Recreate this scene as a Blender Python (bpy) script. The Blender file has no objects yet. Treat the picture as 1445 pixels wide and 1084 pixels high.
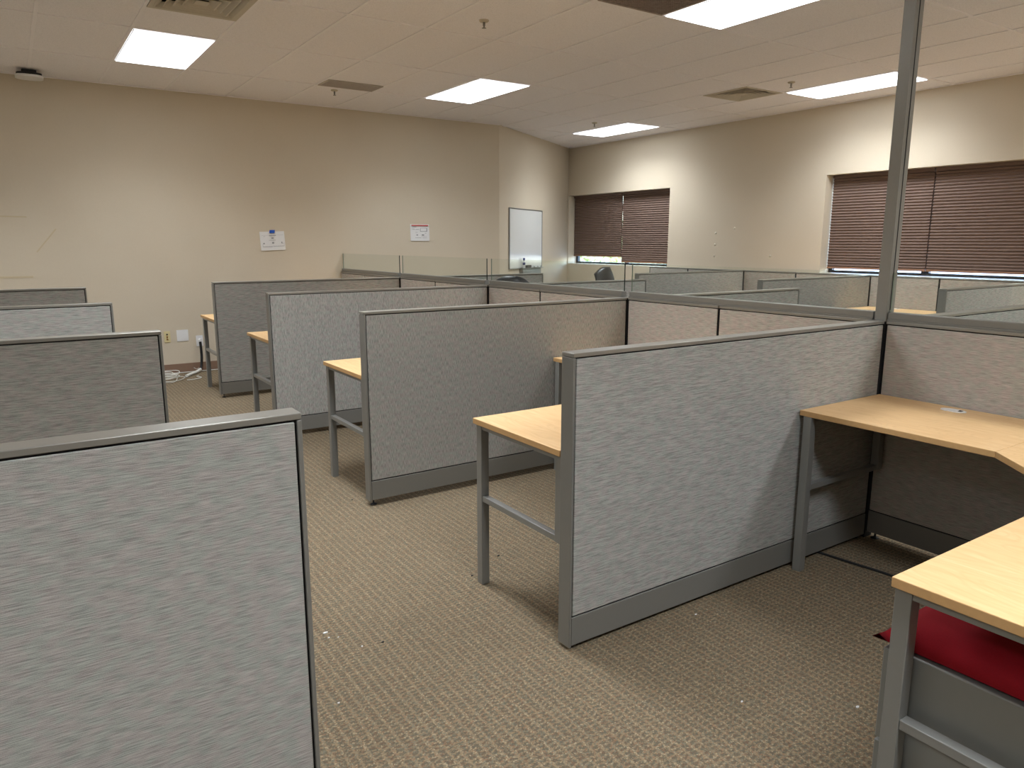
import bpy, bmesh, math, random
from mathutils import Vector, Matrix
random.seed(7)
SC = bpy.context.scene
COL = SC.collection
# ------------------------------------------------------------------ helpers
class MB:
    """collects shapes into one mesh; slot index per shape"""
    def __init__(s): s.bm = bmesh.new()
    def box(s, x0, x1, y0, y1, z0, z1, bev=0.0, mi=0, seg=2):
        x0, x1 = min(x0, x1), max(x0, x1); y0, y1 = min(y0, y1), max(y0, y1); z0, z1 = min(z0, z1), max(z0, z1)
        v = [s.bm.verts.new(p) for p in ((x0,y0,z0),(x1,y0,z0),(x1,y1,z0),(x0,y1,z0),(x0,y0,z1),(x1,y0,z1),(x1,y1,z1),(x0,y1,z1))]
        f = [s.bm.faces.new([v[i] for i in q]) for q in ((3,2,1,0),(4,5,6,7),(0,1,5,4),(1,2,6,5),(2,3,7,6),(3,0,4,7))]
        for a in f: a.material_index = mi
        if bev > 0:
            es = list({e for a in f for e in a.edges})
            r = bmesh.ops.bevel(s.bm, geom=es, offset=bev, segments=seg, affect='EDGES', profile=.5)
            for a in r['faces']: a.material_index = mi; a.smooth = True
        return s
    def prism(s, pts, z0, z1, bev=0.0, mi=0):
        """pts counter-clockwise in plan"""
        lo = [s.bm.verts.new((x, y, z0)) for x, y in pts]; hi = [s.bm.verts.new((x, y, z1)) for x, y in pts]
        n = len(pts); f = [s.bm.faces.new(lo[::-1]), s.bm.faces.new(hi)]
        for i in range(n):
            j = (i+1) % n; f.append(s.bm.faces.new((lo[i], lo[j], hi[j], hi[i])))
        for a in f: a.material_index = mi
        if bev > 0:
            es = list({e for a in f for e in a.edges})
            r = bmesh.ops.bevel(s.bm, geom=es, offset=bev, segments=2, affect='EDGES', profile=.5)
            for a in r['faces']: a.smooth = True
        return s
    def lathe(s, prof, n=20, cx=0, cy=0, cz=0, mi=0, axis='Z'):
        rings = []
        for r, z in prof:
            ring = []
            for k in range(n):
                t = 2*math.pi*k/n
                p = (r*math.cos(t), r*math.sin(t), z)
                if axis == 'Y': p = (p[0], p[2], p[1])
                if axis == 'X': p = (p[2], p[0], p[1])
                ring.append(s.bm.verts.new((cx+p[0], cy+p[1], cz+p[2])))
            rings.append(ring)
        for a, b in zip(rings, rings[1:]):
            for k in range(n):
                f = s.bm.faces.new((a[k], a[(k+1) % n], b[(k+1) % n], b[k])); f.smooth = True; f.material_index = mi
        for ring in (rings[0], rings[-1]):
            f = s.bm.faces.new(ring); f.material_index = mi
        return s
    def tube(s, pts, r, n=8, mi=0, closed=False):
        pts = [Vector(p) for p in pts]; rings = []
        N = len(pts)
        for i, p in enumerate(pts):
            a = pts[(i-1) % N] if (closed or i > 0) else p
            b = pts[(i+1) % N] if (closed or i < N-1) else p
            d = (b-a).normalized()
            u = d.cross(Vector((0,0,1)))
            if u.length < 1e-3: u = d.cross(Vector((0,1,0)))
            u.normalize(); w = d.cross(u)
            rr = r[i] if isinstance(r, (list, tuple)) else r
            rings.append([s.bm.verts.new(p + u*math.cos(2*math.pi*k/n)*rr + w*math.sin(2*math.pi*k/n)*rr) for k in range(n)])
        prs = list(zip(rings, rings[1:])) + ([(rings[-1], rings[0])] if closed else [])
        for a, b in prs:
            for k in range(n):
                f = s.bm.faces.new((a[k], a[(k+1) % n], b[(k+1) % n], b[k])); f.smooth = True; f.material_index = mi
        if not closed:
            for ring in (rings[0], rings[-1]): s.bm.faces.new(ring).material_index = mi
        return s
    def build(s, name, mats, parent=None, loc=None):
        bmesh.ops.recalc_face_normals(s.bm, faces=s.bm.faces)
        me = bpy.data.meshes.new(name); s.bm.to_mesh(me); s.bm.free()
        for m in (mats if isinstance(mats, (list, tuple)) else [mats]): me.materials.append(m)
        o = bpy.data.objects.new(name, me); COL.objects.link(o)
        if parent is not None: o.parent = parent
        if loc is not None: o.location = loc
        return o
def tag(o, label=None, cat=None, group=None, kind=None):
    if label: o['label'] = label
    if cat: o['category'] = cat
    if group: o['group'] = group
    if kind: o['kind'] = kind
    return o
def empty(name, loc, rz=0, label=None, cat=None, group=None):
    o = bpy.data.objects.new(name, None); COL.objects.link(o); o.location = loc; o.rotation_euler = (0,0,rz)
    o.empty_display_size = .1
    return tag(o, label, cat, group)
def copy_tree(o, parent=None):
    c = o.copy(); COL.objects.link(c)
    if parent is not None: c.parent = parent
    for ch in list(o.children): copy_tree(ch, c)
    return c
# ------------------------------------------------------------------ materials
def srgb(r, g, b):
    f = lambda c: (c/255/12.92) if c/255 <= .04045 else ((c/255+.055)/1.055)**2.4
    return (f(r), f(g), f(b), 1)
class NT:
    def __init__(s, name):
        s.m = bpy.data.materials.new(name); s.m.use_nodes = True; s.t = s.m.node_tree; s.t.nodes.clear()
        s.out = s.n('ShaderNodeOutputMaterial')
    def n(s, ty, **kw):
        nd = s.t.nodes.new(ty)
        for k, v in kw.items():
            if k in nd.inputs: nd.inputs[k].default_value = v
            else: setattr(nd, k, v)
        return nd
    def l(s, a, b): s.t.links.new(a, b)
    def math(s, op, a, b=None, c=None):
        nd = s.n('ShaderNodeMath', operation=op)
        for i, v in enumerate((a, b, c)):
            if v is None: continue
            if isinstance(v, (int, float)): nd.inputs[i].default_value = v
            else: s.l(v, nd.inputs[i])
        return nd.outputs[0]
    def mix(s, fac, a, b, blend='MIX'):
        nd = s.n('ShaderNodeMix', data_type='RGBA', blend_type=blend)
        for i, v in ((0, fac), (6, a), (7, b)):
            if isinstance(v, (int, float)): nd.inputs[i].default_value = v
            elif isinstance(v, tuple): nd.inputs[i].default_value = v
            else: s.l(v, nd.inputs[i])
        return nd.outputs[2]
    def ramp(s, fac, stops):
        nd = s.n('ShaderNodeValToRGB'); cr = nd.color_ramp
        while len(cr.elements) < len(stops): cr.elements.new(.5)
        for e, (p, c) in zip(cr.elements, stops): e.position = p; e.color = c
        s.l(fac, nd.inputs[0]); return nd.outputs[0]
    def noise(s, vec, scale, detail=2, rough=.5):
        nd = s.n('ShaderNodeTexNoise'); nd.inputs['Scale'].default_value = scale
        nd.inputs['Detail'].default_value = detail; nd.inputs['Roughness'].default_value = rough
        s.l(vec, nd.inputs['Vector']); return nd.outputs[0]
    def bsdf(s, col, rough=.6, metal=0., spec=.5, bump=None, bstr=.2, bdist=.001):
        b = s.n('ShaderNodeBsdfPrincipled'); b.inputs['Metallic'].default_value = metal
        b.inputs['Specular IOR Level'].default_value = spec
        if isinstance(rough, (int, float)): b.inputs['Roughness'].default_value = rough
        else: s.l(rough, b.inputs['Roughness'])
        if isinstance(col, tuple): b.inputs['Base Color'].default_value = col
        else: s.l(col, b.inputs['Base Color'])
        if bump is not None:
            bp = s.n('ShaderNodeBump'); bp.inputs['Strength'].default_value = bstr; bp.inputs['Distance'].default_value = bdist
            s.l(bump, bp.inputs['Height']); s.l(bp.outputs[0], b.inputs['Normal'])
        s.l(b.outputs[0], s.out.inputs[0]); return b
    def coord(s): return s.n('ShaderNodeTexCoord').outputs['Object']
    def mapped(s, vec, scale):
        nd = s.n('ShaderNodeMapping'); nd.inputs['Scale'].default_value = scale; s.l(vec, nd.inputs[0]); return nd.outputs[0]

def plain(name, col, rough=.6, metal=0., spec=.5, nz=0.0, nscale=40, bstr=0.):
    t = NT(name); c = t.coord(); n = t.noise(c, nscale, 3)
    d = tuple(max(0, x*(1-nz)) for x in col[:3])+(1,); h = tuple(min(1, x*(1+nz)) for x in col[:3])+(1,)
    t.bsdf(t.mix(n, d, h), rough, metal, spec, n if bstr else None, bstr); return t.m

def fabric_mat(name, dark, light, vertical=False):
    t = NT(name); c = t.coord()
    sp = t.n('ShaderNodeSeparateXYZ'); t.l(c, sp.inputs[0])
    rnd = t.n('ShaderNodeObjectInfo').outputs['Random']
    h = t.math('ADD', sp.outputs[0], sp.outputs[1]); z = sp.outputs[2]
    def anis(sh, sz, det):
        cb = t.n('ShaderNodeCombineXYZ')
        t.l(t.math('MULTIPLY', h, sh), cb.inputs[0]); t.l(t.math('MULTIPLY', z, sz), cb.inputs[1]); t.l(t.math('MULTIPLY', rnd, 37.), cb.inputs[2])
        return t.noise(cb.outputs[0], 1., det, .6)
    a, b = (32., 330.) if not vertical else (620., 24.)
    fine = anis(a*.62, b*1.6, 2); mid = anis(a*.3, b*.7, 1)
    thread = anis(500. if not vertical else 900., 900., 0)
    k = t.math('ADD', t.math('MULTIPLY', fine, .72), t.math('ADD', t.math('MULTIPLY', mid, .10), t.math('MULTIPLY', thread, .18)))
    col = t.ramp(k, [(.38, dark), (.5, tuple((x*.45+y*.55) for x, y in zip(dark, light))), (.62, light)])
    tint = t.ramp(t.noise(t.mapped(c, (1., 1., 1.6)), 24., 2), [(.42, srgb(246, 252, 249)), (.58, srgb(255, 250, 250))]); col = t.mix(1., col, tint, 'MULTIPLY')
    t.bsdf(col, .9, 0, .15, k, .35, .0012); return t.m

M = {}
M['fabric'] = fabric_mat('grey_fabric', srgb(142,141,139), srgb(190,189,186))
M['fabric_v'] = fabric_mat('grey_fabric_upright_weave', srgb(140,139,137), srgb(186,184,180), True)
M['fabric_warm'] = fabric_mat('warm_grey_fabric', srgb(150,145,141), srgb(196,190,185))
M['metal'] = plain('painted_grey_metal', srgb(130,129,125), .42, .2, .5, .03, 60)
M['cap'] = plain('satin_grey_cap', srgb(150,148,142), .3, .4, .5, .02, 60)
M['leg'] = plain('painted_grey_leg', srgb(136,136,133), .35, .2, .5, .03, 60)
M['black'] = plain('black_plastic', srgb(22,23,26), .5)
M['gap'] = plain('dark_core', srgb(26,27,32), .7)
M['white'] = plain('white_plastic', srgb(235,235,236), .35)
M['ivory'] = plain('ivory_plastic', srgb(222,208,160), .4)
M['red'] = plain('red_fabric', srgb(136,16,30), .85, 0, .2, .12, 300, .2)
M['leather'] = plain('black_leather', srgb(30,31,33), .38, 0, .5, .1, 90, .15)
M['ped'] = plain('grey_steel', srgb(128,129,126), .4, .2, .5, .03, 30)

def wood():
    t = NT('maple_laminate'); c = t.coord()
    v = t.mapped(c, (14., 1.6, 14.)); n = t.noise(v, 3., 5, .6)
    dist = t.noise(t.mapped(c, (2.2, .8, 2.)), 2., 2)
    w = t.math('SINE', t.math('MULTIPLY', dist, 95.))
    fig = t.math('MULTIPLY', t.math('POWER', t.math('ABSOLUTE', w), 8.), .25)
    base = t.ramp(n, [(.3, srgb(222,182,130)), (.55, srgb(230,192,142)), (.75, srgb(235,201,155))])
    col = t.mix(fig, base, srgb(205,166,114))
    t.bsdf(col, .42, 0, .4, n, .02); return t.m
M['wood'] = wood()
M['edge'] = plain('maple_edge_band', srgb(200,160,110), .5, 0, .4, .08, 70)

def wall_mat():
    t = NT('beige_wall_paint'); c = t.coord()
    n = t.noise(c, 260., 3); s = t.noise(t.mapped(c, (1., 1., .6)), 90., 3); b = t.noise(c, 1.3, 2)
    k = t.math('ADD', t.math('MULTIPLY', s, .3), t.math('MULTIPLY', b, .7))
    col = t.ramp(k, [(.3, srgb(208,196,176)), (.7, srgb(213,202,183))])
    t.bsdf(col, .75, 0, .25, n, .25, .0015); return t.m
M['wall'] = wall_mat()
def tile_mat():
    t = NT('ceiling_tile'); c = t.coord()
    n = t.noise(c, 120., 4, .7); b = t.noise(c, .9, 1)
    col = t.ramp(n, [(.33, srgb(232,230,234)), (.5, srgb(247,244,248)), (.7, srgb(249,247,250))])
    t.bsdf(col, .95, 0, .1, n, .4, .002); return t.m
M['tile'] = tile_mat()
M['grid'] = plain('ceiling_grid_paint', srgb(247,244,248), .6)
M['vent'] = plain('vent_paint', srgb(196,188,172), .5)
M['baseb'] = plain('brown_vinyl_base', srgb(140,113,95), .6, 0, .4, .05)
def carpet():
    t = NT('loop_carpet'); c = t.coord()
    sp = t.n('ShaderNodeSeparateXYZ'); t.l(c, sp.inputs[0])
    wob = t.noise(c, 60., 2)
    x = t.math('ADD', t.math('MULTIPLY', sp.outputs[0], 1/.032), t.math('MULTIPLY', wob, .35))
    y = t.math('MULTIPLY', sp.outputs[1], 1/.018)
    fx = t.math('FRACT', x); ix = t.math('FLOOR', x)
    line = t.math('LESS_THAN', t.math('ABSOLUTE', t.math('SUBTRACT', fx, .5)), .10)
    off = t.math('MULTIPLY', t.math('FRACT', t.math('MULTIPLY', ix, .5)), 1.)
    off = t.math('MULTIPLY', t.math('SINE', t.math('MULTIPLY', ix, 2.3)), .12)
    fy = t.math('SINE', t.math('MULTIPLY', t.math('ADD', t.math('ADD', y, off), t.math('MULTIPLY', wob, .9)), 2*math.pi))
    sm = t.n('ShaderNodeMapRange', interpolation_type='SMOOTHSTEP'); sm.inputs[1].default_value = -.45; sm.inputs[2].default_value = .45; t.l(fy, sm.inputs[0])
    wid = t.n('ShaderNodeMapRange', interpolation_type='SMOOTHSTEP'); wid.inputs[1].default_value = .12; wid.inputs[2].default_value = .24; t.l(t.math('ABSOLUTE', t.math('SUBTRACT', fx, .5)), wid.inputs[0])
    dash = t.math('MULTIPLY', sm.outputs[0], wid.outputs[0])
    cellv = t.n('ShaderNodeTexVoronoi'); cellv.inputs['Scale'].default_value = 230.; t.l(c, cellv.inputs['Vector'])
    sep = t.n('ShaderNodeSeparateColor'); t.l(cellv.outputs['Color'], sep.inputs[0])
    yarn = t.ramp(sep.outputs[0], [(0., srgb(92,78,64)), (.2, srgb(158,142,120)), (.42, srgb(116,126,120)), (.6, srgb(172,150,118)), (.78, srgb(156,108,82)), (.9, srgb(212,196,168))])
    for e in t.t.nodes: 
        if e.type == 'VALTORGB': e.color_ramp.interpolation = 'CONSTANT'
    lt = t.mix(.3, yarn, srgb(206,186,154)); dk = t.mix(.72, yarn, srgb(62,55,48))
    fine = t.noise(c, 420., 2, .7)
    base = t.mix(.15, yarn, srgb(142,124,100))
    n35 = t.noise(t.mapped(c, (1., 1.6, 1.)), 48., 1)
    hue = t.ramp(n35, [(.36, srgb(108,134,126)), (.47, srgb(128,124,116)), (.54, srgb(120,112,100)), (.62, srgb(168,98,72))])
    dk = t.mix(.55, dk, t.mix(1., hue, srgb(170,170,170), 'MULTIPLY'))
    col = t.mix(t.math('MULTIPLY', dash, .9), base, dk)
    col = t.mix(t.math('MULTIPLY', line, .5), col, lt)
    big = t.noise(c, 2.2, 3); col = t.mix(t.math('MULTIPLY', big, .2), col, srgb(150,132,108))
    col = t.mix(t.math('MULTIPLY', fine, .9), t.mix(1., col, srgb(178,178,178), 'MULTIPLY'), t.mix(.0, t.mix(.25, col, srgb(255,244,220)), col))
    col = t.mix(1., col, (.83, .785, .72, 1), 'MULTIPLY')
    hgt = t.math('ADD', t.math('MULTIPLY', sep.outputs[1], .5), t.math('SUBTRACT', fine, t.math('MULTIPLY', dash, .4)))
    t.bsdf(col, .97, 0, .05, hgt, .8, .003); return t.m
M['carpet'] = carpet()
def glass(name, tint, refl=1.0):
    t = NT(name)
    tr = t.n('ShaderNodeBsdfTransparent'); tr.inputs[0].default_value = tint
    gl = t.n('ShaderNodeBsdfGlossy'); gl.inputs['Roughness'].default_value = .01
    lw = t.n('ShaderNodeLayerWeight'); lw.inputs[0].default_value = .5
    fr = t.math('ADD', t.math('MULTIPLY', t.math('POWER', lw.outputs['Facing'], 5.), .9), .035)
    mx = t.n('ShaderNodeMixShader'); t.l(t.math('MULTIPLY', fr, refl), mx.inputs[0]); t.l(tr.outputs[0], mx.inputs[1]); t.l(gl.outputs[0], mx.inputs[2])
    t.l(mx.outputs[0], t.out.inputs[0]); return t.m
M['glass'] = glass('clear_green_glass', (.965,.985,.97,1))
M['winglass'] = glass('window_glass', (.9,.93,.93,1))
M['gdark'] = plain('dark_glass_edge', srgb(38,48,46), .25)
M['gedge'] = plain('green_glass_edge', srgb(120,132,120), .2)
def emit(name, col, s):
    t = NT(name); e = t.n('ShaderNodeEmission'); e.inputs[0].default_value = col; e.inputs[1].default_value = s
    t.l(e.outputs[0], t.out.inputs[0]); return t.m
LIGHT = 3.0
M['lamp'] = emit('lit_diffuser', (.94,.975,1.,1), LIGHT)
def shade_mat():
    t = NT('brown_pleated_fabric'); c = t.coord(); n = t.noise(c, 200., 2)
    t.bsdf(t.mix(n, srgb(104,86,78), srgb(132,112,102)), .8, 0, .25, n, .1); return t.m
M['shade'] = shade_mat()
M['shaderail'] = plain('brown_rail', srgb(150,112,88), .5)
M['winframe'] = plain('dark_bronze_frame', srgb(48,52,62), .35, .5)
M['board'] = plain('whiteboard_surface', srgb(226,228,226), .18, 0, .5, .015, 3)
M['alu'] = plain('aluminium', srgb(150,150,150), .35, .8)
M['paper'] = plain('paper', srgb(232,232,232), .8)
M['ink'] = plain('grey_ink', srgb(140,142,146), .8)
M['redink'] = plain('red_ink', srgb(205,60,55), .8)
M['bluetape'] = plain('blue_tape', srgb(32,88,190), .7)
M['blueplastic'] = plain('blue_plastic', srgb(40,60,120), .4)
M['felt'] = plain('dark_felt', srgb(60,60,58), .9)
M['residue'] = plain('tape_residue', srgb(203,188,158), .6, 0, .3)
M['patch'] = plain('white_filler', srgb(235,228,212), .8)
M['darkgrille'] = plain('dusty_grille', srgb(160,148,142), .8, 0, .3, .35, 25)
M['greygrille'] = plain('grey_grille', srgb(190,182,176), .6, 0, .3, .1, 25)
M['wire'] = plain('white_cable', srgb(226,226,220), .5)
M['brass'] = plain('brass', srgb(170,130,70), .35, .8)

# ------------------------------------------------------------------ camera (solved from the photograph)
R = Vector((.82940228, -.5586511, .00090247)); U = Vector((.10509715, .15761885, .98189148)); F = Vector((.548677, .81428818, -.18944207))
cam = bpy.data.cameras.new('camera'); co = bpy.data.objects.new('camera', cam); COL.objects.link(co)
mt = Matrix((R, U, -F)).transposed().to_4x4(); mt.translation = Vector((0, 0, 1.45486)); co.matrix_world = mt
cam.sensor_width = 36; cam.sensor_fit = 'HORIZONTAL'; cam.lens = 1038.51*36/1445; cam.clip_start = .02; cam.clip_end = 200
SC.camera = co

# ------------------------------------------------------------------ room
Hc, Xw, Yw = 3.033, 8.176, 8.893
XL, YB0 = -5.8, -4.6
AX, AY = 5.775, 10.389       # angled wall from (AX,Yw) to (Xw,AY)
def struct(name, mb, m, parent=None):
    o = mb.build(name, m, parent)
    if parent is None: o['kind'] = 'structure'
    return o
struct('floor', MB().box(XL-.2, Xw+.25, YB0-.2, AY+.3, -.1, 0), M['carpet'])
struct('wall_back', MB().box(XL-.2, AX, Yw, Yw+.2, 0, Hc+.5), M['wall'])
d = Vector((Xw-AX, AY-Yw)).normalized(); nrm = Vector((-d.y, d.x))*.2
E1 = Vector((Xw, AY)) + d*.3
struct('wall_angled', MB().prism([(AX, Yw), (E1.x, E1.y), (E1.x+nrm.x, E1.y+nrm.y), (AX+nrm.x, Yw+nrm.y)], 0, Hc+.5), M['wall'])
struct('wall_left', MB().box(XL-.2, XL, YB0-.2, Yw, 0, Hc+.5), M['wall'])
struct('wall_front', MB().box(XL, Xw+.25, YB0-.2, YB0, 0, Hc+.5), M['wall'])
WZ0, WZ1, WD = 1.085, 2.242, .25
W1, W2 = (7.975, 10.372), (3.02, 5.432)
w = MB()
w.box(Xw, Xw+WD, YB0, AY+.05, 0, WZ0); w.box(Xw, Xw+WD, YB0, AY+.05, WZ1, Hc+.5)
for a, b in ((YB0, W2[0]), (W2[1], W1[0]), (W1[1], AY+.05)): w.box(Xw, Xw+WD, a, b, WZ0, WZ1)
struct('wall_right', w, M['wall'])
# baseboards
struct('baseboard_back', MB().box(XL, AX, Yw-.012, Yw-.0005, .002, .104, .002), M['baseb'])
b2 = MB(); q = Vector((d.y, -d.x))*.012; q0 = q*.05
b2.prism([(AX+q.x, Yw+q.y), (Xw-.02+q.x, AY-.02*d.y/d.x+q.y), (Xw-.02+q0.x, AY-.02*d.y/d.x+q0.y), (AX+q0.x, Yw+q0.y)], .002, .104)
struct('baseboard_angled', b2, M['baseb'])
struct('baseboard_right', MB().box(Xw-.012, Xw-.0005, 8.30, AY-.03, .002, .104, .002), M['baseb'])
# ceiling: one slab face per tile, openings where registers sit, T-bars as trim
GX0, GY0, GX, GY = .332, 6.5206, .615, 1.2232
def gx(i): return GX0+GX*i
def gy(h): return GY0+GY*h
half = {}          # cells split in two: (i,h) -> list of halves that are openings ('lo' = small y)
half[(1,-1)] = ['hi_tile','lo_vent']; half[(10,-1)] = ['hi_tile','lo_vent']; half[(5,-3)] = ['hi_vent','lo_tile']
ce = MB()
for i in range(-11, 14):
    for h in range(-10, 4):
        x0, x1, y0, y1 = gx(i), gx(i+1), gy(h), gy(h+1)
        x0 = max(x0, XL-.1); x1 = min(x1, Xw+.1); y0 = max(y0, YB0-.1); y1 = min(y1, AY+.2)
        if x1 <= x0 or y1 <= y0: continue
        ym = (gy(h)+gy(h+1))/2
        sub = [(y0, y1)]
        if (i, h) in half: sub = [(ym, y1)] if 'lo_vent' in half[(i,h)] else [(y0, ym)]
        for a, b in sub: ce.box(x0, x1, a, b, Hc+.006, Hc+.02)
ce.box(XL-.2, Xw+.25, YB0-.2, AY+.3, Hc+.25, Hc+.3)
struct('ceiling', ce, M['tile'])
tb = MB(); wdt = .012
for i in range(-10, 14):
    if XL < gx(i) < Xw: tb.box(gx(i)-wdt, gx(i)+wdt, YB0, AY+.1, Hc, Hc+.008, .0015, seg=1)
for h in range(-9, 4):
    if YB0 < gy(h) < AY+.05: tb.box(XL, Xw, gy(h)-wdt, gy(h)+wdt, Hc-.0005, Hc+.008, .0015, seg=1)
for (i, h) in half:
    ym = (gy(h)+gy(h+1))/2; tb.box(gx(i)+wdt, gx(i+1)-wdt, ym-wdt, ym+wdt, Hc, Hc+.008)
struct('trim_1', tb, M['grid'])
tr = MB(); tr.box(XL, AX, Yw-.02, Yw-.0005, Hc-.003, Hc+.005)
tr.box(Xw-.02, Xw-.0005, YB0+.05, AY-.05, Hc-.003, Hc+.005)
struct('trim_2', tr, M['grid'])

# ------------------------------------------------------------------ ceiling lights
def make_light():
    r = empty('ceiling_light', (0,0,0))
    a, b, fr = GX/2-.0122, GY/2-.0122, .007
    f = MB(); f.box(-a, a, -b, -b+fr, -.004, 0); f.box(-a, a, b-fr, b, -.004, 0); f.box(-a, -a+fr, -b+fr, b-fr, -.004, 0); f.box(a-fr, a, -b+fr, b-fr, -.004, 0)
    f.build('frame', M['white'], r)
    MB().box(-a+fr, a-fr, -b+fr, b-fr, -.0045, -.001).build('diffuser', M['lamp'], r)
    ld = bpy.data.lights.new('troffer_lamp', 'AREA'); ld.shape = 'RECTANGLE'; ld.size = 2*(a-fr)-.004; ld.size_y = 2*(b-fr)-.004
    ld.energy = 12.5; ld.color = (.915, .965, 1.); ld.spread = math.radians(128)
    lo = bpy.data.objects.new('tube_lamp', ld); COL.objects.link(lo); lo.parent = r; lo.location = (0, 0, -.0055)
    return r
LIGHTS = [(6,-3,'flat square-edged ceiling light beside the dark return grille, cut by the frame top'),
          (6,0,'ceiling light halfway between the grey slot vent and the angled wall'),
          (1,0,'ceiling light just beyond the large square air register, near the corner access point'),
          (11,1,'small-looking ceiling light in the far corner above the first window'),
          (11,-2,'long ceiling light partly hidden behind the tall grey pole')]
HID = [(1,-3),(1,-6),(6,-6),(11,-5),(-4,0),(-4,-3),(-4,-6),(-8,-1),(-8,-5),(11,-8),(6,-9)]
l0 = make_light()
for k, it in enumerate(LIGHTS + [(a, b, None) for a, b in HID]):
    o = l0 if k == 0 else copy_tree(l0)
    o.location = (gx(it[0])+GX/2, gy(it[1])+GY/2, Hc-.001)
    if it[2] is None:
        for ch in o.children:
            if ch.type == 'LIGHT': ch.data = ch.data.copy(); ch.data.energy = 20.
    tag(o, it[2] or 'recessed ceiling light outside the view over the rest of the office', 'light', 'recessed fluorescent ceiling lights' if it[2] else 'ceiling lights outside the view')

# ------------------------------------------------------------------ air registers
def register(i, h, hi, label):
    cx = gx(i)+GX/2; ym = (gy(h)+gy(h+1))/2; cy = ym + (GY/4 if hi else -GY/4)
    r = empty('air_register', (cx, cy, Hc), 0, label, 'air vent', 'square ceiling air registers')
    A = GX/2-.013
    hs = MB(); hs.box(-A, A, -A, A, .10, .11)
    for sx in (-1, 1): hs.box(sx*A, sx*(A-.004), -A, A, .0, .10); hs.box(-A, A, sx*A, sx*(A-.004), 0, .10)
    hs.build('housing', M['gap'], r)
    def ring(a, b, z0, z1, nm):
        m = MB(); bm = m.bm
        o = [bm.verts.new((sx*a, sy*a, z0)) for sx, sy in ((-1,-1),(1,-1),(1,1),(-1,1))]
        p = [bm.verts.new((sx*b, sy*b, z1)) for sx, sy in ((-1,-1),(1,-1),(1,1),(-1,1))]
        o2 = [bm.verts.new((v.co.x, v.co.y, v.co.z+.004)) for v in o]; p2 = [bm.verts.new((v.co.x, v.co.y, v.co.z+.004)) for v in p]
        for k in range(4):
            j = (k+1) % 4
            for q in ((o[k],o[j],p[j],p[k]), (o2[k],p2[k],p2[j],o2[j]), (o[k],o2[k],o2[j],o[j]), (p[k],p[j],p2[j],p2[k])): bm.faces.new(q)
        m.build(nm, M['vent'], r)
    ring(A, A-.035, -.004, -.004, 'face_rim')
    for b_ in (.262, .208, .156, .106):
        ring(b_, b_-.009, -.006, -.006, 'louvre_rim')
        ring(b_-.009, b_-.047, -.006, .026, 'louvre')
    m = MB(); m.box(-.045, .045, -.045, .045, -.004, .002, .002); m.build('centre_plate', M['vent'], r)
    return r
register(1, -1, False, 'large off-white square air register in the ceiling before the first light')
register(10, -1, False, 'square air register with dark slots between two lights, toward the window wall')
# dark return grille
cx, cy = gx(5)+GX/2, gy(-3)+GY*.75
r = empty('return_grille', (cx, cy, Hc), 0, 'dusty dark brown return air grille beside the ceiling light at the frame top', 'air vent')
A = GX/2-.013
m = MB(); m.box(-A, A, -A, A, .008, .012)
m.build('backing', M['darkgrille'], r)
m = MB()
for sx in (-1, 1): m.box(sx*A, sx*(A-.02), -A, A, -.004, .04); m.box(-A+.02, A-.02, sx*A, sx*(A-.02), -.004, .04)
m.build('rim', M['darkgrille'], r)
m = MB(); k = -A+.03
while k < A-.03: m.box(k, k+.004, -A+.02, A-.02, 0, .008); m.box(-A+.02, A-.02, k, k+.004, 0, .008); k += .02
m.build('eggcrate', M['darkgrille'], r)
# slot vent
r = empty('slot_vent', (3.10, 7.575, Hc), 0, 'narrow grey ceiling vent above the middle of the beige wall', 'air vent')
m = MB()
for a, b, c_, e in ((-.295,.295,-.15,-.138),(-.295,.295,.138,.15),(-.295,-.283,-.138,.138),(.283,.295,-.138,.138)): m.box(a, b, c_, e, -.006, .004)
m.build('rim', M['greygrille'], r)
m = MB()
for k in range(22): m.box(-.283, .283, -.136+k*.0125, -.131+k*.0125, -.005, .004)
m.build('slats', M['greygrille'], r)
MB().box(-.283, .283, -.138, .138, .0042, .0055).build('backing', M['greygrille'], r)
# sprinklers
for (x, y), lb in (((3.046,4.889),'small sprinkler head on the ceiling directly above the middle cubicles'), ((3.051,7.909),'small sprinkler head beyond the narrow grey vent'),
               ((6.713,4.937),'small sprinkler head beside the long light near the tall pole'), ((6.746,8.022),'tiny sprinkler head beside the light in the far corner')):
    r = empty('sprinkler_head', (x, y, Hc), 0, lb, 'sprinkler', 'ceiling sprinkler heads')
    MB().lathe([(.001,.006),(.036,.006),(.036,.0),(.03,-.006),(.012,-.008),(.001,-.008)], 20).build('escutcheon', M['vent'], r)
    MB().lathe([(.009,-.008),(.009,-.03),(.006,-.034),(.006,-.045),(.016,-.046),(.016,-.049),(.001,-.049)], 14).build('deflector', M['alu'], r)
# access point
r = empty('wireless_access_point', (.335, 8.62, Hc), 0, 'white flat access point on a black bracket at the ceiling edge', 'access point')
MB().box(-.06, .06, -.05, .05, -.03, -.001, .004).build('bracket', M['black'], r)
sq = lambda a, b: [(a*math.copysign(abs(math.cos(t_))**.55, math.cos(t_)), b*math.copysign(abs(math.sin(t_))**.55, math.sin(t_))) for t_ in [2*math.pi*(k+.5)/36 for k in range(36)]]
MB().prism(sq(.104,.1), -.05, -.03).build('back_shell', M['black'], r)
MB().prism(sq(.114,.11), -.072, -.05, .006).build('cover', M['white'], r)

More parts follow.
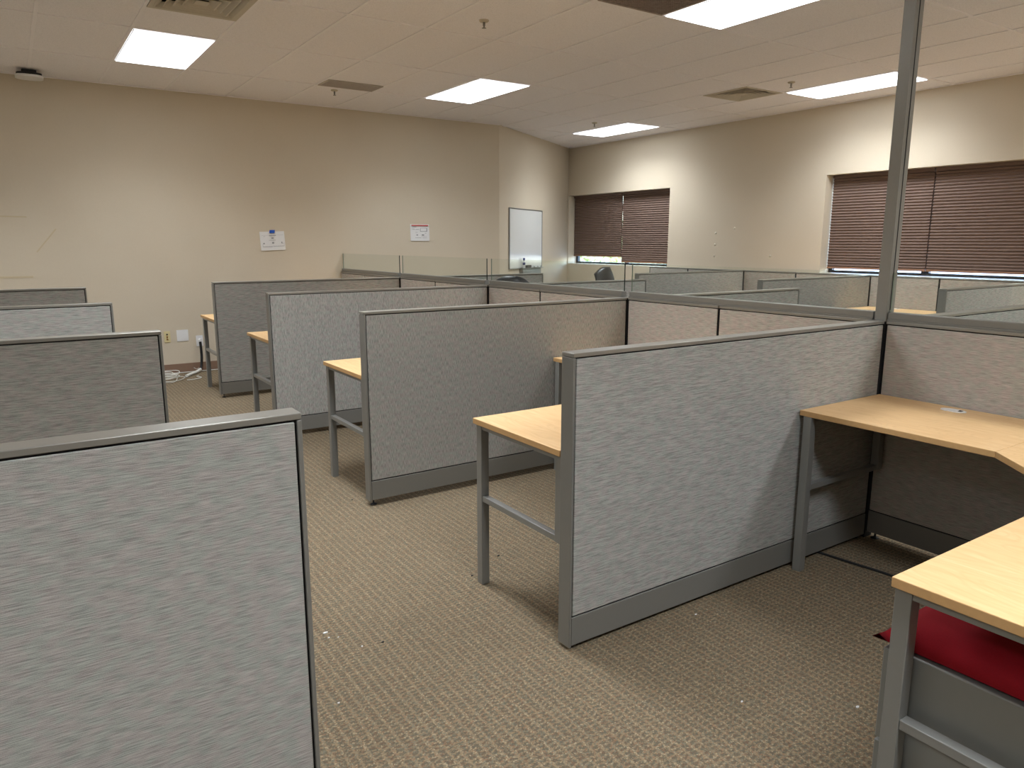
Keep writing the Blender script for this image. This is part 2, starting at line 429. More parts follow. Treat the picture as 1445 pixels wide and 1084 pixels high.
# ------------------------------------------------------------------ windows and shades
def window(n, y0, y1, ycut, zb):
    fx = Xw+.19
    f = MB()
    f.box(fx, fx+.05, y0+.001, y1-.001, WZ0+.005, WZ0+.036); f.box(fx, fx+.05, y0+.001, y1-.001, WZ1-.045, WZ1-.001)
    for a, b in ((y0+.001, y0+.046), (y1-.046, y1-.001), (ycut-.022, ycut+.023 if n == 1 else ycut+.06)): f.box(fx, fx+.05, a, b, WZ0+.036, WZ1-.045)
    win = f.build('window_%d' % n, M['winframe']); win['kind'] = 'structure'
    for a, b in ((y0+.046, ycut-.022), (ycut+.023 if n == 1 else ycut+.06, y1-.046)): MB().box(fx+.02, fx+.026, a, b, WZ0+.036, WZ1-.045).build('pane', M['winglass'], win)
    MB().box(Xw+.001, Xw+.19, y0+.001, y1-.001, WZ0+.0005, WZ0+.004).build('window_sill', M['wall'], win)
def shade(y0, y1, zbot, label):
    r = empty('cellular_shade', (Xw+.14, (y0+y1)/2, zbot), 0, label, 'window shade', 'brown pleated window shades')
    L = (y1-y0)/2; top = WZ1-.003-zbot
    MB().box(-.03, .03, -L, L, top-.035, top, .003).build('headrail', M['shade'], r)
    MB().box(-.02, .02, -L, L, 0, .022, .004).build('bottom_rail', M['shaderail'], r)
    n = 32; m = MB(); bm = m.bm; z0, z1 = .022, top-.035; rows = []
    for side in (-1, 1):
        rr = []
        for k in range(2*n+1):
            z = z0+(z1-z0)*k/(2*n); x = side*(.006 if k % 2 == 0 else .017)
            rr.append([bm.verts.new((x, -L, z)), bm.verts.new((x, L, z))])
        rows.append(rr)
    for rr in rows:
        for a, b in zip(rr, rr[1:]): bm.faces.new((a[0], a[1], b[1], b[0]))
    m.build('pleated_fabric', M['shade'], r)
    return r
window(1, W1[0], W1[1], 9.09, 0)
window(2, W2[0], W2[1], 4.245, 0)
shade(9.146, 10.362, 1.212, 'brown pleated shade raised slightly above its sill, next to the angled wall')
shade(8.005, 9.124, 1.129, 'brown pleated shade fully lowered beside the slightly raised one')
shade(4.236, 5.414, 1.142, 'brown pleated shade crossed by the tall grey pole')
shade(3.035, 4.222, 1.142, 'brown pleated shade at the picture edge, just past the tall pole')
# outside
ex = MB(); ex.box(Xw+.6, 60, -30, 50, -.3, -.2)
t = NT('pale_paving'); t.bsdf(t.mix(t.noise(t.coord(), 8., 4), srgb(176,182,190), srgb(200,204,208)), .95, 0, .1)
struct('ground', ex, t.m)
t = NT('hedge_leaves'); c = t.coord(); nn = t.noise(c, 9., 5, .7)
t.bsdf(t.ramp(nn, [(.35, srgb(60,84,50)), (.48, srgb(176,186,110)), (.6, srgb(235,236,205))]), .8, 0, .2, nn, 1., .1)
m = MB()
for k in range(90):
    y = 11.8+random.random()*6.5; x = 12.3+random.random()*1.2; z = random.random()*1.5; rr = .3+random.random()*.3
    n0 = len(m.bm.verts)
    bmesh.ops.create_icosphere(m.bm, subdivisions=2, radius=rr, matrix=Matrix.Translation((x, y, z)))
    m.bm.verts.ensure_lookup_table()
    for v in m.bm.verts[n0:]: v.co += Vector([random.uniform(-.05,.05) for _ in range(3)])
tag(m.build('hedge', t.m), 'sunlit yellow-green hedge seen under the raised shade', 'hedge')

# ------------------------------------------------------------------ cubicle panels
HT, TK = 1.089, .065
def foot(parent, x, y, z1):
    MB().lathe([(.001,0),(.019,0),(.019,.004),(.009,.009),(.005,.012),(.005,z1+.01)], 14).build('foot', M['black'], parent, (x, y, 0))
def panel(name, loc, L, axis, fab, label, cat, hb=.035, group=None, trim0=False, trim1=False, notch=False, cuth=.118, f0=True, f1=True):
    """runs from loc along +axis for L; thickness TK toward +other axis; near/open face at other = 0"""
    r = empty(name, loc, 0, label, cat, group)
    def bx(m, a0, a1, t0, t1, z0, z1, bev=0):
        if axis == 'X': m.box(a0, a1, t0, t1, z0, z1, bev)
        else: m.box(t0, t1, a0, a1, z0, z1, bev)
        return m
    g = .0015
    bx(MB(), .004, L-.004, .009, TK-.009, hb, HT-.014).build('frame', M['gap'], r)
    bx(MB(), g if not trim0 else 0, L-g if not trim1 else L, 0, TK, HT-.0145, HT, .002).build('top_cap', M['cap'], r)
    a0 = .0125 if trim0 else .004; a1 = L-.0125 if trim1 else L-.004
    bt = hb+cuth-.01
    for s in (0, 1):
        t0, t1 = (.0015, .0085) if s == 0 else (TK-.0085, TK-.0015)
        bx(MB(), a0+.003, a1-.003, t0, t1, bt+.006, HT-.0195, .003).build('fabric_panel', fab, r)
        bx(MB(), a0, a1, t0-.0005*(s == 0), t1+.0005*(s == 1), hb, bt, .0015).build('base_cover', M['metal'], r)
    if trim0: bx(MB(), 0, .0105, 0, TK, hb-.006, HT-.016, .002).build('end_trim', M['metal'], r)
    if trim1: bx(MB(), L-.0105, L, 0, TK, hb-.006, HT-.016, .002).build('end_trim', M['metal'], r)
    for ok, a in ((f0, .032), (f1, L-.032)):
        if ok:
            if axis == 'X': foot(r, a, TK/2, hb)
            else: foot(r, TK/2, a, hb)
    return r
XS, XE = 3.416, 1.529
YA0, YA, YB, YC, YD = .119, 1.9, 3.681, 5.441, 7.196
G1 = 'grey fabric dividers between the near cubicles'
for y, hb, fab, lb in ((YA0, .02, 'fabric', 'grey fabric divider behind the desk with the red-cushioned pedestal'),
                   (YA, .018, 'fabric', 'large grey fabric divider running up to the foot of the tall pole'),
                   (YB, .036, 'fabric_v', 'grey fabric divider with upright weave, next one beyond the pole divider'),
                   (YC, .036, 'fabric_v', 'pale grey divider, third back from the tall pole'),
                   (YD, .036, 'fabric', 'darker grey divider last before the beige wall and its cable heap')):
    panel('cubicle_divider', (XE, y, 0), XS-XE-.004, 'X', M[fab], lb, 'divider', hb, G1, trim0=True, cuth=.118)
G2 = 'grey fabric dividers across the aisle at the picture edge'
for y, lb in ((1.553, 'biggest grey fabric divider filling the lower corner, with a glinting top cap'), (3.346, 'dark grey divider standing directly behind the biggest corner one'),
              (5.097, 'pale grey divider, third back in the row across the aisle'), (6.933, 'small-looking divider top closest to the beige wall across the aisle')):
    panel('cubicle_divider', (.493-1.887, y, 0), 1.887, 'X', M['fabric'], lb, 'divider', .035, G2, trim1=True)
G3 = 'dividers behind the glass screens'
for y, lb in ((YA, 'grey divider behind the glass, starting from the tall pole'), (YB, 'low-looking grey divider end seen through glass before the lit desk'),
              (YC, 'grey divider through glass hiding the base of the black leather chair'), (YD, 'grey divider through glass below the whiteboard')):
    panel('cubicle_divider', (XS+TK+.004, y, 0), 1.815, 'X', M['fabric'], lb, 'divider', .036, G3, trim1=True)
G4 = 'dividers reaching out from the window wall'
for y, lb in ((6.504, 'far grey divider touching the window-wall run between the two windows'), (4.733, 'far grey divider ending beside the maple desk under the second window'),
              (2.970, 'far grey divider with a wide end post near the picture edge')):
    panel('cubicle_divider', (6.198, y, 0), 8.106-6.198-.004, 'X', M['fabric'], lb, 'divider', .036, G4, trim0=True)
G5 = 'panels forming the central spine under the glass'
runs = [(YA0, YA, 'beside the corner desk by the tall pole'), (YA, YB, 'in the first cubicle beyond the tall pole'), (YB, YC, 'in the second cubicle beyond the tall pole'),
        (YC, YD, 'in the third cubicle beyond the tall pole'), (YD, Yw, 'against the beige wall')]
for a, b, lb in runs:
    s0 = a+TK+.003; e = b-.003 if b != Yw else Yw-.006
    mid = {YA0: 1.125, YA: 2.905, YB: 4.683, YC: 6.417, YD: 8.161}[a]
    panel('spine_panel', (XS, s0, 0), mid-s0-.002, 'Y', M['fabric_warm'], 'wider grey fabric spine panel '+lb, 'panel', .036, G5)
    panel('spine_panel', (XS, mid+.002, 0), e-mid-.002, 'Y', M['fabric_warm'], 'narrower grey fabric spine panel '+lb, 'panel', .036, G5)
G6 = 'panels along the window wall'
cuts = [1.2, 2.195, 2.97, 3.971, 4.733, 5.709, 6.504, 7.496, 8.275]
lbs = ['outside the frame below the second window', 'outside the frame beside the end divider', 'under the picture-edge shade', 'behind the tall pole under the second window', 'between the maple desk and the next seam',
       'under the corner of the second window', 'under the bare wall between the windows', 'ending just under the first window']
for k in range(len(cuts)-1):
    panel('wall_run_panel', (8.106, cuts[k]+.002, 0), cuts[k+1]-cuts[k]-.004, 'Y', M['fabric_warm'], 'grey fabric panel '+lbs[k], 'panel', .036, G6, trim1=(k == len(cuts)-2))
# connector posts at the junctions of the spine
for y, lb in ((YA0, 'beside the red-cushioned pedestal bay'), (YA, 'right under the tall pole'), (YB, 'at the first junction beyond the pole'), (YC, 'at the second junction beyond the pole'), (YD, 'at the third junction beyond the pole')):
    r = empty('connector_post', (XS, y, 0), 0, 'thin dark post joining spine panels '+lb, 'post', 'connector posts of the spine')
    MB().box(.002, TK-.002, .002, TK-.002, .0, HT-.004).build('shaft', M['gap'], r)
    MB().box(0, TK, 0, TK, HT-.004, HT, .001).build('cap', M['cap'], r)
# glass screens on the spine
HG = 1.313
for a, b, lb in ((YA0, YA, 'long clear glass screen on the spine, from the tall pole toward the picture edge'), (YA, YB, 'clear glass screen on the spine just beyond the tall pole'),
                 (YB, YC, 'clear glass screen on the spine below the whiteboard and first window'), (YC, YD, 'clear glass screen on the spine in front of the red-headed notice'),
                 (YD, Yw, 'shortest glass screen on the spine, meeting the beige wall')):
    s0 = a+TK+.004 ; e = (b-.002) if b != Yw else Yw-.008
    r = empty('glass_screen', (XS, s0, HT+.0005), 0, lb, 'glass screen', 'glass screens on the central spine')
    L = e-s0; H = HG-HT
    MB().box(.005, TK-.005, 0, L, 0, .008, .001).box(.010, TK-.010, 0, L, .006, .040, .004).build('base_rail', M['metal'], r)
    g = MB(); g.box(.028, .038, .001, L-.001, .038, H)
    o = g.build('pane', [M['glass'], M['gedge'], M['gdark']], r)
    for f in o.data.polygons:
        if abs(f.normal.x) < .5: f.material_index = 2 if f.normal.y < -.5 else 1
# tall power pole
r = empty('power_pole', (XS, YA, HT), 0, 'tall square grey metal pole rising from the divider junction to the ceiling', 'pole')
P = Hc-HT-.001
MB().box(.001, .0665, .001, .055, .0008, P).box(.0, .006, .0, .006, .0008, P).box(.0, .0625, .0, .0, .0, .0).build('shaft', M['leg'], r)
MB().box(.030, .034, -.0008, .003, .05, P).build('groove', M['gap'], r)
MB().box(-.004, .067, -.004, .057, P-.012, P, .001).build('ceiling_collar', M['grid'], r)

# ------------------------------------------------------------------ L-shaped desks
ZT = .737
def desk(loc, label, bay=1.712, wingx=1.885, group='L-shaped maple desks'):
    r = empty('corner_desk', loc, 0, label, 'desk', group)
    th = .024; e = .0006
    def top(pts, nm, grom=None):
        m = MB(); m.prism(pts, ZT-th, ZT, .0022)
        o = m.build(nm, [M['wood'], M['edge']], r)
        for f in o.data.polygons:
            if abs(f.normal.z) < .5: f.material_index = 1
        return o
    w = wingx
    st = top([(-.625, .93), (-.004, .93), (-.004, bay), (-.625, bay)], 'straight_worktop')
    top([(-.929+e, .006), (-.004, .006), (-.004, .93-e), (-.625, .93-e), (-.929+e, .597)], 'corner_worktop')
    top([(-w, .006), (-.929-e, .006), (-.929-e, .597), (-w, .597)], 'wing_worktop')
    # grommet
    g = MB(); n = 28; bm = g.bm
    gp = [(-.088+.028*math.cos(2*math.pi*k/n), 1.328+.052*math.copysign(abs(math.sin(2*math.pi*k/n))**.8, math.sin(2*math.pi*k/n))) for k in range(n)]
    g.prism(gp, 0.0, .004, .001); go = g.build('grommet', M['white'], st, (0,0,ZT))
    MB().prism([(-.1, 1.292), (-.076, 1.292), (-.07, 1.31), (-.1, 1.305)], .004, .0048).build('cable_slot', M['black'], st, (0,0,ZT))
    lt = ZT-th
    def leg(x, y, z=.001): MB().box(x, x+.038, y, y+.038, z, lt, .002).build('leg' if z < .1 else 'short_upright', M['leg'], r)
    # wing end frame (along y)
    x0 = -w+.016
    leg(x0, .557); leg(x0, .012, .378)
    MB().box(x0+.003, x0+.035, .05, .557, lt-.022, lt, .001).build('top_rail', M['leg'], r)
    MB().box(x0+.004, x0+.034, .05, .557, .378, .402, .002).build('crossbar', M['leg'], r)
    # straight end frame (along x)
    y0 = bay-.057
    leg(-.624, y0); leg(-.058, y0, .378)
    MB().box(-.586, -.058, y0+.003, y0+.035, lt-.022, lt, .001).build('top_rail', M['leg'], r)
    MB().box(-.586, -.058, y0+.004, y0+.034, .378, .402, .002).build('crossbar', M['leg'], r)
    leg(-.06, .03)
    MB().box(-.02, -.008, .10, y0, lt-.03, lt, .001).build('wall_cleat', M['metal'], r)
    return r
for a, b, lb in ((YA0, YA, 'L-shaped maple desk at the picture edge with an oval white cable grommet'), (YA, YB, 'maple desk whose wing sticks out behind the pole divider'),
                 (YB, YC, 'maple desk behind the upright-weave divider, second cubicle beyond the pole'), (YC, YD, 'maple desk corner behind the pale third divider'), (YD, Yw, 'small-looking maple desk corner closest to the white cable heap')):
    y = a+TK
    desk((XS, y, 0), lb, (b-y-.006) if b != Yw else 1.62, XS-XE)
for a, b, lb in ((2.97, 4.733, 'maple desk by the window wall, seen through glass on both sides of the pole'), (4.733, 6.504, 'maple desk by the window wall hidden behind the low-looking divider end'), (1.2, 2.97, 'maple desk by the window wall beyond the picture edge')):
    desk((8.106, a+TK, 0), lb, b-a-TK-.006, 1.9, 'desks along the window wall')

# pedestal with red cushion
r = empty('mobile_pedestal', (1.6, .2, 0), 0, 'grey steel pedestal with a red seat cushion under the desk wing at the picture edge', 'pedestal')
MB().box(0, .40, .02, .60, .04, .535, .004).build('body', M['ped'], r)
for z0, z1 in ((.05, .285), (.292, .525)):
    dr = MB().box(.004, .396, .601, .621, z0, z1, .003).build('drawer', M['ped'], r)
    MB().box(.1, .3, .621, .627, z1-.035, z1-.02, .002).build('handle', M['gap'], dr)
for sx in (.05, .35):
    for sy in (.08, .54): MB().lathe([(.001,-.011),(.018,-.011),(.02,-.008),(.02,.008),(.018,.011),(.001,.011)], 16, axis='X').build('caster', M['black'], r, (sx, sy, .0205))
m = MB(); n = 18; bm = m.bm; grid = []
cx0, cx1, cy0, cy1, zb = -.006, .406, .015, .645, .5365
def cush(u, v, top):
    x = cx0+(cx1-cx0)*u; y = cy0+(cy1-cy0)*v
    e = (1-(2*u-1)**6)*(1-(2*v-1)**6)
    pin = .012*(1-abs(2*v-1)**3)*(1 if u in (0, 1) else 0)
    return Vector((x + (pin if u == 0 else -pin if u == 1 else 0), y - (.018*math.sin(math.pi*u) if v == 1 else 0), zb+.008 + (.062*e**.6 if top else -.0075*e**.3)))
T = [[bm.verts.new(cush(i/n, j/n, True)) for j in range(n+1)] for i in range(n+1)]
B = [[bm.verts.new(cush(i/n, j/n, False)) for j in range(n+1)] for i in range(n+1)]
for i in range(n):
    for j in range(n):
        f = bm.faces.new((T[i][j], T[i+1][j], T[i+1][j+1], T[i][j+1])); f.smooth = True
        f = bm.faces.new((B[i][j], B[i][j+1], B[i+1][j+1], B[i+1][j])); f.smooth = True
bmesh.ops.remove_doubles(bm, verts=bm.verts, dist=.0007)
m.build('seat_cushion', M['red'], r)

# ------------------------------------------------------------------ office chairs
def chair(loc, rz, label, topz):
    r = empty('office_chair', loc, rz, label, 'chair', 'black office chairs beyond the glass')
    m = MB(); bm = m.bm; nu, nv = 14, 14; S = []
    def pt(u, v, off):
        a = (u-.5)*2; hgt = .5
        wdt = .265*(1-.22*max(0, v-.45)**1.6*2.2)
        z = .56+hgt*v - .10*abs(a)**2.6*v**3
        x = a*wdt; y = -.24 + .07*(a*a) - .06*math.sin(v*math.pi) + off*(.5+.5*math.sin(math.pi*min(max(u,.02),.98))) * .8
        return Vector((x, y, z))
    A_ = [[bm.verts.new(pt(i/nu, j/nv, .04)) for j in range(nv+1)] for i in range(nu+1)]
    B_ = [[bm.verts.new(pt(i/nu, j/nv, -.04)) for j in range(nv+1)] for i in range(nu+1)]
    for i in range(nu):
        for j in range(nv):
            for q in ((A_[i][j],A_[i][j+1],A_[i+1][j+1],A_[i+1][j]), (B_[i][j],B_[i+1][j],B_[i+1][j+1],B_[i][j+1])): bm.faces.new(q).smooth = True
    for i in range(nu):
        for j in (0, nv): bm.faces.new((A_[i][j],A_[i+1][j],B_[i+1][j],B_[i][j])).smooth = True
    for j in range(nv):
        for i in (0, nu): bm.faces.new((A_[i][j],A_[i][j+1],B_[i][j+1],B_[i][j])).smooth = True
    s = topz-1.06
    m.build('backrest', M['leather'], r, (0, 0, s))
    MB().box(-.25, .25, -.24, .26, .43, .52, .035, seg=4).build('seat', M['leather'], r)
    MB().tube([(0,-.1,.43),(0,-.30,.45),(0,-.345,.62+s)], .018).build('back_support', M['black'], r)
    for sx in (-1, 1):
        MB().tube([(sx*.24,.05,.45),(sx*.30,.05,.50),(sx*.31,.02,.68)], .013).box(sx*.28, sx*.34, -.13, .15, .67, .70, .01).build('armrest', M['black'], r)
    MB().lathe([(.03,.42),(.03,.25),(.024,.25),(.024,.09)], 14).build('gas_column', M['black'], r)
    for k in range(5):
        t = 2*math.pi*k/5
        MB().tube([(0,0,.10),(.28*math.cos(t),.28*math.sin(t),.075)], [.026,.016]).build('base_arm', M['black'], r)
        MB().lathe([(.001,-.02),(.024,-.02),(.027,-.015),(.027,.015),(.024,.02),(.001,.02)], 14, axis='X').build('caster', M['black'], r, (.28*math.cos(t), .28*math.sin(t), .0275))
    return r
chair((7.22, 8.57, 0), math.radians(20), 'black leather office chair standing below the first window', 1.095)
chair((4.40, 6.56, 0), math.radians(-32), 'dark office chair showing only its rounded backrest top below the whiteboard', 1.112)

# ------------------------------------------------------------------ things on the walls
def wall_local(u, z, out=0.):     # on the angled wall
    return Vector((AX+d.x*u + d.y*out, Yw+d.y*u - d.x*out, z))
ang = math.atan2(d.y, d.x)
p0 = wall_local(.31, 1.06)
r = empty('whiteboard', p0, ang, 'framed whiteboard with a marker tray on the angled wall', 'whiteboard')
W_, H_ = 1.275, .885
MB().box(.01, W_-.01, -.014, -.001, .01, H_-.01).build('writing_surface', M['board'], r)
f = MB()
for a, b, c_, e in ((0,W_,0,.014),(0,W_,H_-.014,H_),(0,.014,.014,H_-.014),(W_-.014,W_,.014,H_-.014)): f.box(a, b, -.02, -.0005, c_, e, .002)
f.build('frame', M['alu'], r)
MB().box(.39, W_-.06, -.07, -.02, -.004, .006, .002).build('marker_tray', M['alu'], r)
def on_tray(u, nm, lb, cat, out=.046): return empty(nm, wall_local(.31+u, 1.0665, out), ang, lb, cat)
e = on_tray(.47, 'cleaner_bottle', 'small cleaner bottle with a dark blue cap on the whiteboard tray', 'bottle')
MB().lathe([(.001,0),(.02,0),(.021,.004),(.021,.10),(.012,.115),(.001,.115)], 16).build('bottle', M['white'], e)
MB().lathe([(.0215,.05),(.0215,.085)], 16).build('bottle_label', M['blueplastic'], e)
MB().lathe([(.014,.115),(.016,.118),(.016,.15),(.001,.152)], 16).build('bottle_cap', M['blueplastic'], e)
tag(MB().box(-.075, .075, -.02, .02, 0, .04, .004).build('board_eraser', M['felt'], None, wall_local(.31+.64, 1.0672, .046)), 'dark felt eraser beside the bottle on the whiteboard tray', 'eraser')
bpy.data.objects['board_eraser'].rotation_euler = (0,0,ang)
for u, c_ in ((.80,'dark capped marker beside the eraser on the tray'), (.95,'dark capped marker further along the tray'), (1.08,'dark capped marker at the tray end')):
    e = on_tray(u, 'marker_pen', c_, 'marker'); e['group'] = 'markers on the whiteboard tray'
    MB().lathe([(.001,-.05),(.008,-.05),(.008,.05),(.001,.05)], 12, axis='X', cz=.009).build('barrel', M['white'], e)
    MB().lathe([(.001,.05),(.009,.05),(.009,.075),(.001,.075)], 12, axis='X', cz=.0095).build('pen_cap', M['black'], e)
e = empty('storage_pocket', wall_local(.31+.40, .965), ang, 'low grey box fixed to the wall under the whiteboard tray', 'box')
MB().box(0, .74, -.055, -.001, 0, .085, .004).build('shell', M['metal'], e); MB().box(.01, .73, -.058, -.055, .01, .075, .001).build('front_plate', M['ped'], e)

def paper(x0, z0, w_, h_, tilt, label, red):
    r = empty('paper_notice', (x0, Yw-.002, z0), 0, label, 'paper notice'); r.rotation_euler = (0, tilt, 0)
    m = MB(); bm = m.bm; n = 8; rows = []
    for j in range(n+1):
        rows.append([(x0*0+w_*i/n, -.001-.006*abs(math.sin(math.pi*j/n))*(i/n)*.6-.008*(1-j/n)**2, h_*j/n) for i in range(n+1)])
    V = [[bm.verts.new(p) for p in rw] for rw in rows]; V2 = [[bm.verts.new((p[0], p[1]-.0006, p[2])) for p in rw] for rw in rows]
    for j in range(n):
        for i in range(n):
            bm.faces.new((V[j][i],V[j][i+1],V[j+1][i+1],V[j+1][i])); bm.faces.new((V2[j][i],V2[j][i+1],V2[j+1][i+1],V2[j+1][i]))
    for j in range(n):
        for i in (0, n): bm.faces.new((V[j][i],V[j+1][i],V2[j+1][i],V2[j][i]))
        for i in (0, n): bm.faces.new((V[i][j],V[i][j+1],V2[i][j+1],V2[i][j]))
    m.build('sheet', M['paper'], r)
    k = MB(); y0, y1 = -.0165, -.0155
    def ln(a, b, zz, t_=.003): k.box(a*w_, b*w_, y0, y1, zz*h_, zz*h_+t_)
    if red:
        ln(.08,.3,.83,.005); ln(.5,.6,.86,.002); ln(.08,.22,.7,.004); ln(.26,.44,.7,.004); ln(.5,.85,.76,.003); ln(.5,.85,.56,.005)
        k.box(.5*w_, .515*w_, y0, y1, .56*h_, .77*h_); k.box(.835*w_, .87*w_, y0, y1, .56*h_, .77*h_)
        ln(.25,.36,.5); ln(.3,.37,.32,.014); ln(.58,.7,.32,.014); ln(.23,.55,.18); ln(.6,.85,.17); ln(.55,.85,.26,.002); ln(.75,.82,.45,.004)
        k.build('print', M['ink'], r)
        MB().box(.04*w_, .93*w_, y0, y1, .9*h_, .955*h_).build('red_header', M['redink'], r)
    else:
        ln(.05,.95,.80,.0015); ln(.36,.64,.77,.006); ln(.13,.2,.74,.003); ln(.45,.54,.62,.012); ln(.34,.62,.53,.003); ln(.46,.54,.36,.014); ln(.08,.95,.2,.002); ln(.5,.95,.215,.002)
        ln(.1,.16,.34,.014); ln(.84,.88,.36,.016); ln(.84,.92,.34,.002); ln(.08,.46,.18,.003)
        k.box(.08*w_, .085*w_, y0, y1, .2*h_, .36*h_); k.box(.945*w_, .95*w_, y0, y1, .2*h_, .4*h_)
        k.build('print', M['ink'], r)
    return r
e = paper(2.452, 1.353, .287, .216, math.radians(-2), 'white printed sheet stuck up with blue tape on the beige wall', False)
tag(MB().prism([(0,0),(.062,0),(.067,.036),(.006,.036)], 0, .0006).build('painter_tape', M['bluetape'], None, (2.553, Yw-.0195, 1.555)), 'small piece of bright blue tape holding the printed sheet', 'tape')
bpy.data.objects['painter_tape'].rotation_euler = (math.radians(90), 0, 0)
paper(4.385, 1.470, .275, .213, 0, 'white printed notice with a red header strip on the beige wall', True)
# wall plates
e = empty('jack_plate', (1.365, Yw-.001, .415), 0, 'ivory wall plate with three small jacks', 'wall plate')
MB().box(-.033, .033, -.006, 0, -.062, .062, .002).build('plate', M['ivory'], e)
for z, mm in ((.028,'black'), (.0,'brass'), (-.026,'brass')): MB().lathe([(.001,0),(.008,0),(.008,.008),(.001,.008)], 12, axis='Y').build('jack', M[mm], e, (0,-.0145, z))
e = empty('blank_wall_plate', (1.525, Yw-.001, .42), 0, 'white square blank plate between the ivory jack plate and the cable outlet', 'wall plate')
MB().box(-.061, .061, -.006, 0, -.064, .064, .0025).build('plate', M['white'], e)
MB().box(-.04, .04, -.009, -.006, -.045, .045, .001).build('raised_centre', M['white'], e)
e = empty('cable_outlet', (1.700, Yw-.001, .348), 0, 'white wall outlet with a black conduit hanging from it', 'wall outlet')
MB().box(-.037, .037, -.006, 0, -.061, .061, .002).build('plate', M['white'], e)
MB().box(-.016, .016, -.03, -.006, -.012, .022, .005).build('cable_hood', M['white'], e)
# black conduit and white cables
def curve_pts(ps, n=10):
    out = []; P_ = [Vector(p) for p in ps]; P_ = [P_[0]]+P_+[P_[-1]]
    for i in range(1, len(P_)-2):
        a, b, c_, d_ = P_[i-1:i+3]
        for k in range(n):
            t_ = k/n; out.append(.5*((2*b)+(c_-a)*t_+(2*a-5*b+4*c_-d_)*t_*t_+(3*b-a-3*c_+d_)*t_**3))
    out.append(P_[-2]); return out
tag(MB().tube(curve_pts([(1.700,8.866,.34),(1.702,8.858,.27),(1.700,8.85,.16),(1.685,8.83,.07),(1.668,8.80,.035)]), .0135, 12).build('black_conduit', M['black']), 'thick black conduit curving down from the white outlet to the floor', 'conduit')
tag(MB().tube(curve_pts([(1.668,8.80,.035),(1.62,8.74,.022),(1.54,8.64,.018),(1.47,8.54,.017)]), .016, 10).build('cable_bundle', M['wire']), 'thick white bundled cable running from the black conduit across the carpet', 'cable')
for k in range(7):
    ph = k*.9; rx, ry = .12+.035*math.sin(k*2.1), .16+.05*math.cos(k*1.7); cxx, cyy = 1.25+.03*math.sin(k*1.3), 8.46+.04*math.cos(k*2.3)
    pts = [(cxx+rx*math.cos(t_)+.01*math.sin(3*t_+ph), cyy+ry*math.sin(t_)+.012*math.cos(2*t_+ph), .006+k*.0125+.002*math.sin(2*t_+ph)) for t_ in [2*math.pi*q/40 for q in range(40)]]
    tag(MB().tube(pts, .0038, 6, closed=True).build('cable_coil', M['wire']), 'loop of white network cable in the tangled heap on the carpet', 'cable', 'loops of white cable in the heap by the wall')
tag(MB().tube(curve_pts([(1.44,8.34,.006),(1.50,8.34,.006),(1.56,8.37,.006),(1.60,8.43,.006),(1.57,8.52,.006),(1.60,8.56,.006)]), .004, 6).build('loose_cable', M['wire']), 'single white cable looping out beyond the tangled heap', 'cable')
tag(MB().tube(curve_pts([(XL+.3,8.868,.006),(0.5,8.872,.006),(1.3,8.86,.006),(2.2,8.872,.006),(3.2,8.87,.006)]), .005, 6).build('skirting_cable', M['wire']), 'thin pale cable lying along the foot of the brown baseboard', 'cable')
tag(MB().tube(curve_pts([(1.60,8.80,.06),(1.63,8.81,.04),(1.655,8.81,.05)]), .003, 6).build('cable_tie', M['wire']), 'white tie tail poking up where conduit meets the white bundle', 'cable tie')
tag(MB().tube(curve_pts([(3.03,1.96,.006),(3.05,1.90,.006),(3.07,1.75,.006),(3.092,1.59,.006),(3.10,1.3,.006),(3.08,.9,.006),(3.1,.45,.006)]), .006, 8).build('black_cable', M['black']), 'black cable crossing the carpet under the near corner desk', 'cable')
# tape residue strips on the wall
def strip(x0, z0, x1, z1, w_, lb):
    L = math.hypot(x1-x0, z1-z0); a = math.atan2(z1-z0, x1-x0)
    o = MB().box(0, L, -.0025, -.0002, -w_/2, w_/2, .0005).build('tape_residue', M['residue'], None, (x0, Yw, z0)); o.rotation_euler = (0, -a, 0)
    tag(o, lb, 'tape strip', 'tan tape strips on the beige wall')
strip(-.60, 1.705, .185, 1.695, .014, 'upper level tan tape strip on the beige wall by the frame edge')
strip(.237, 1.35, .424, 1.582, .012, 'slanting tan tape strip on the beige wall')
strip(-.60, 1.108, .182, 1.106, .02, 'lower level tan tape strip on the beige wall above the dividers')
for (x, y, z), lb in (((Xw,7.073,1.58),'white filler dab on the window wall, upper of the aligned dabs'), ((Xw,6.747,1.642),'white filler dab on the window wall, highest one'), ((Xw,7.075,1.425),'white filler dab on the window wall, middle of the aligned dabs'),
                      ((Xw,7.077,1.269),'white filler dab on the window wall, lowest of the aligned dabs'), ((Xw,6.152,1.283),'lone white filler dab on the window wall toward the second window')):
    o = MB().lathe([(.001,0),(.016,0),(.012,.003),(.001,.004)], 9, axis='X').build('filler_dab', M['patch'], None, (x-.0042, y, z)); tag(o, lb, 'filler', 'white filler dabs on the window wall')
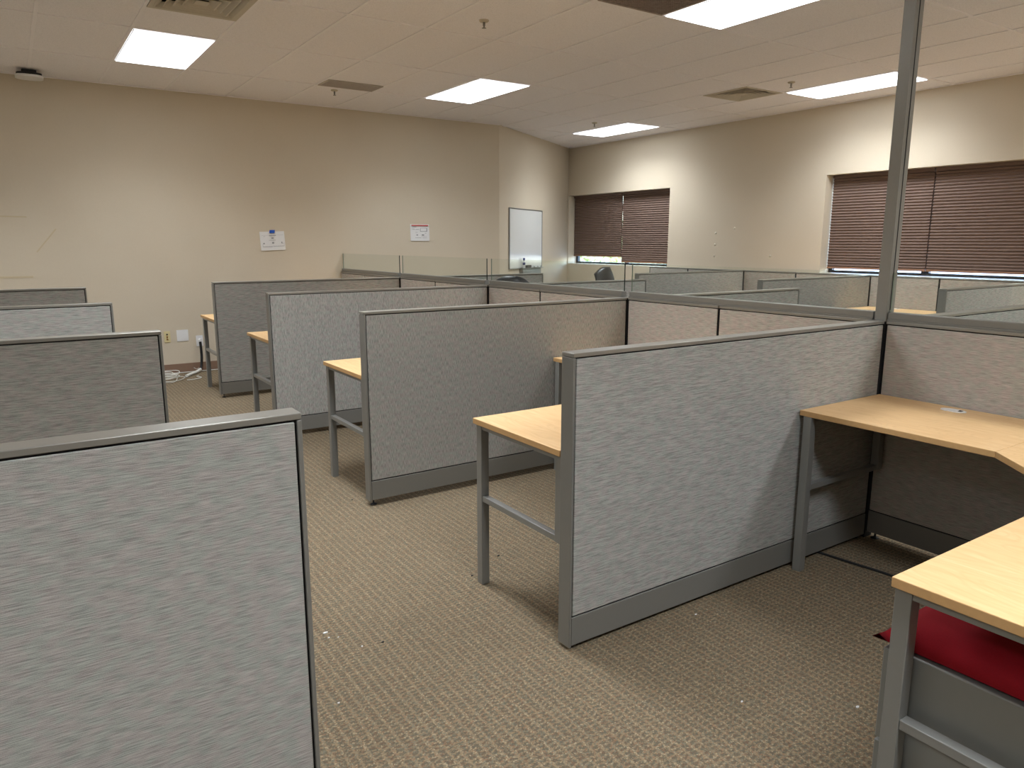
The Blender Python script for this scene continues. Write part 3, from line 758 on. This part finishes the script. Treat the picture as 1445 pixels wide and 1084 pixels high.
# ------------------------------------------------------------------ scraps on the carpet
def scrap(x, y, s, mat, lb, grp):
    m = MB(); k = 6; a0 = random.random()*6
    pts = [(s*(.6+.4*random.random())*math.cos(a0+2*math.pi*i/k), .55*s*(.6+.4*random.random())*math.sin(a0+2*math.pi*i/k)) for i in range(k)]
    a = math.atan2(pts[0][1], pts[0][0])
    pts.sort(key=lambda p: math.atan2(p[1], p[0]))
    m.prism(pts, 0, .003); o = m.build('carpet_scrap', M[mat], None, (x, y, .0012)); tag(o, lb, 'scrap', grp)
gp = 'tiny scraps on the carpet'
for x, y, s, mt_, lb in ((.843,2.513,.011,'white','larger white paper flake on the carpet beside the big corner divider'), (.841,2.472,.005,'white','tiny white flake just before the larger flake'),
                     (.872,2.455,.004,'white','tiny white flake to the side of the larger flake'), (.921,2.347,.005,'white','tiny white flake close to the black sliver'),
                     (.996,2.332,.008,'black','small black sliver on the open carpet in the aisle'), (1.765,2.734,.010,'black','black fleck on the carpet under the maple desk wing'),
                     (1.554,2.623,.008,'black','black fleck on the carpet beside the desk leg'), (2.089,1.131,.009,'white','round white fleck on the carpet near the red cushion'),
                     (1.807,1.355,.006,'white','white fleck in front of the pole divider, toward the red cushion'), (2.114,1.829,.006,'white','white fleck along the base of the pole divider'),
                     (1.486,3.844,.008,'black','black fleck beside the foot of the upright-weave divider'), (.727,2.072,.005,'white','white fleck against the edge of the big corner divider')):
    scrap(x, y, s, mt_, lb, gp)

# ------------------------------------------------------------------ light from outside, colour management
wd = bpy.data.worlds.new('sky'); SC.world = wd; wd.use_nodes = True
nt = wd.node_tree; nt.nodes.clear()
sk = nt.nodes.new('ShaderNodeTexSky'); sk.sky_type = 'NISHITA'; sk.sun_disc = False; sk.sun_elevation = math.radians(50); sk.sun_rotation = math.radians(200)
bg = nt.nodes.new('ShaderNodeBackground'); bg.inputs[1].default_value = 1.3
ow = nt.nodes.new('ShaderNodeOutputWorld'); nt.links.new(sk.outputs[0], bg.inputs[0]); nt.links.new(bg.outputs[0], ow.inputs[0])
SC.view_settings.view_transform = 'Standard'; SC.view_settings.look = 'None'; SC.view_settings.gamma = 1.0; SC.view_settings.use_curve_mapping = False
SC.view_settings.exposure = 1.04
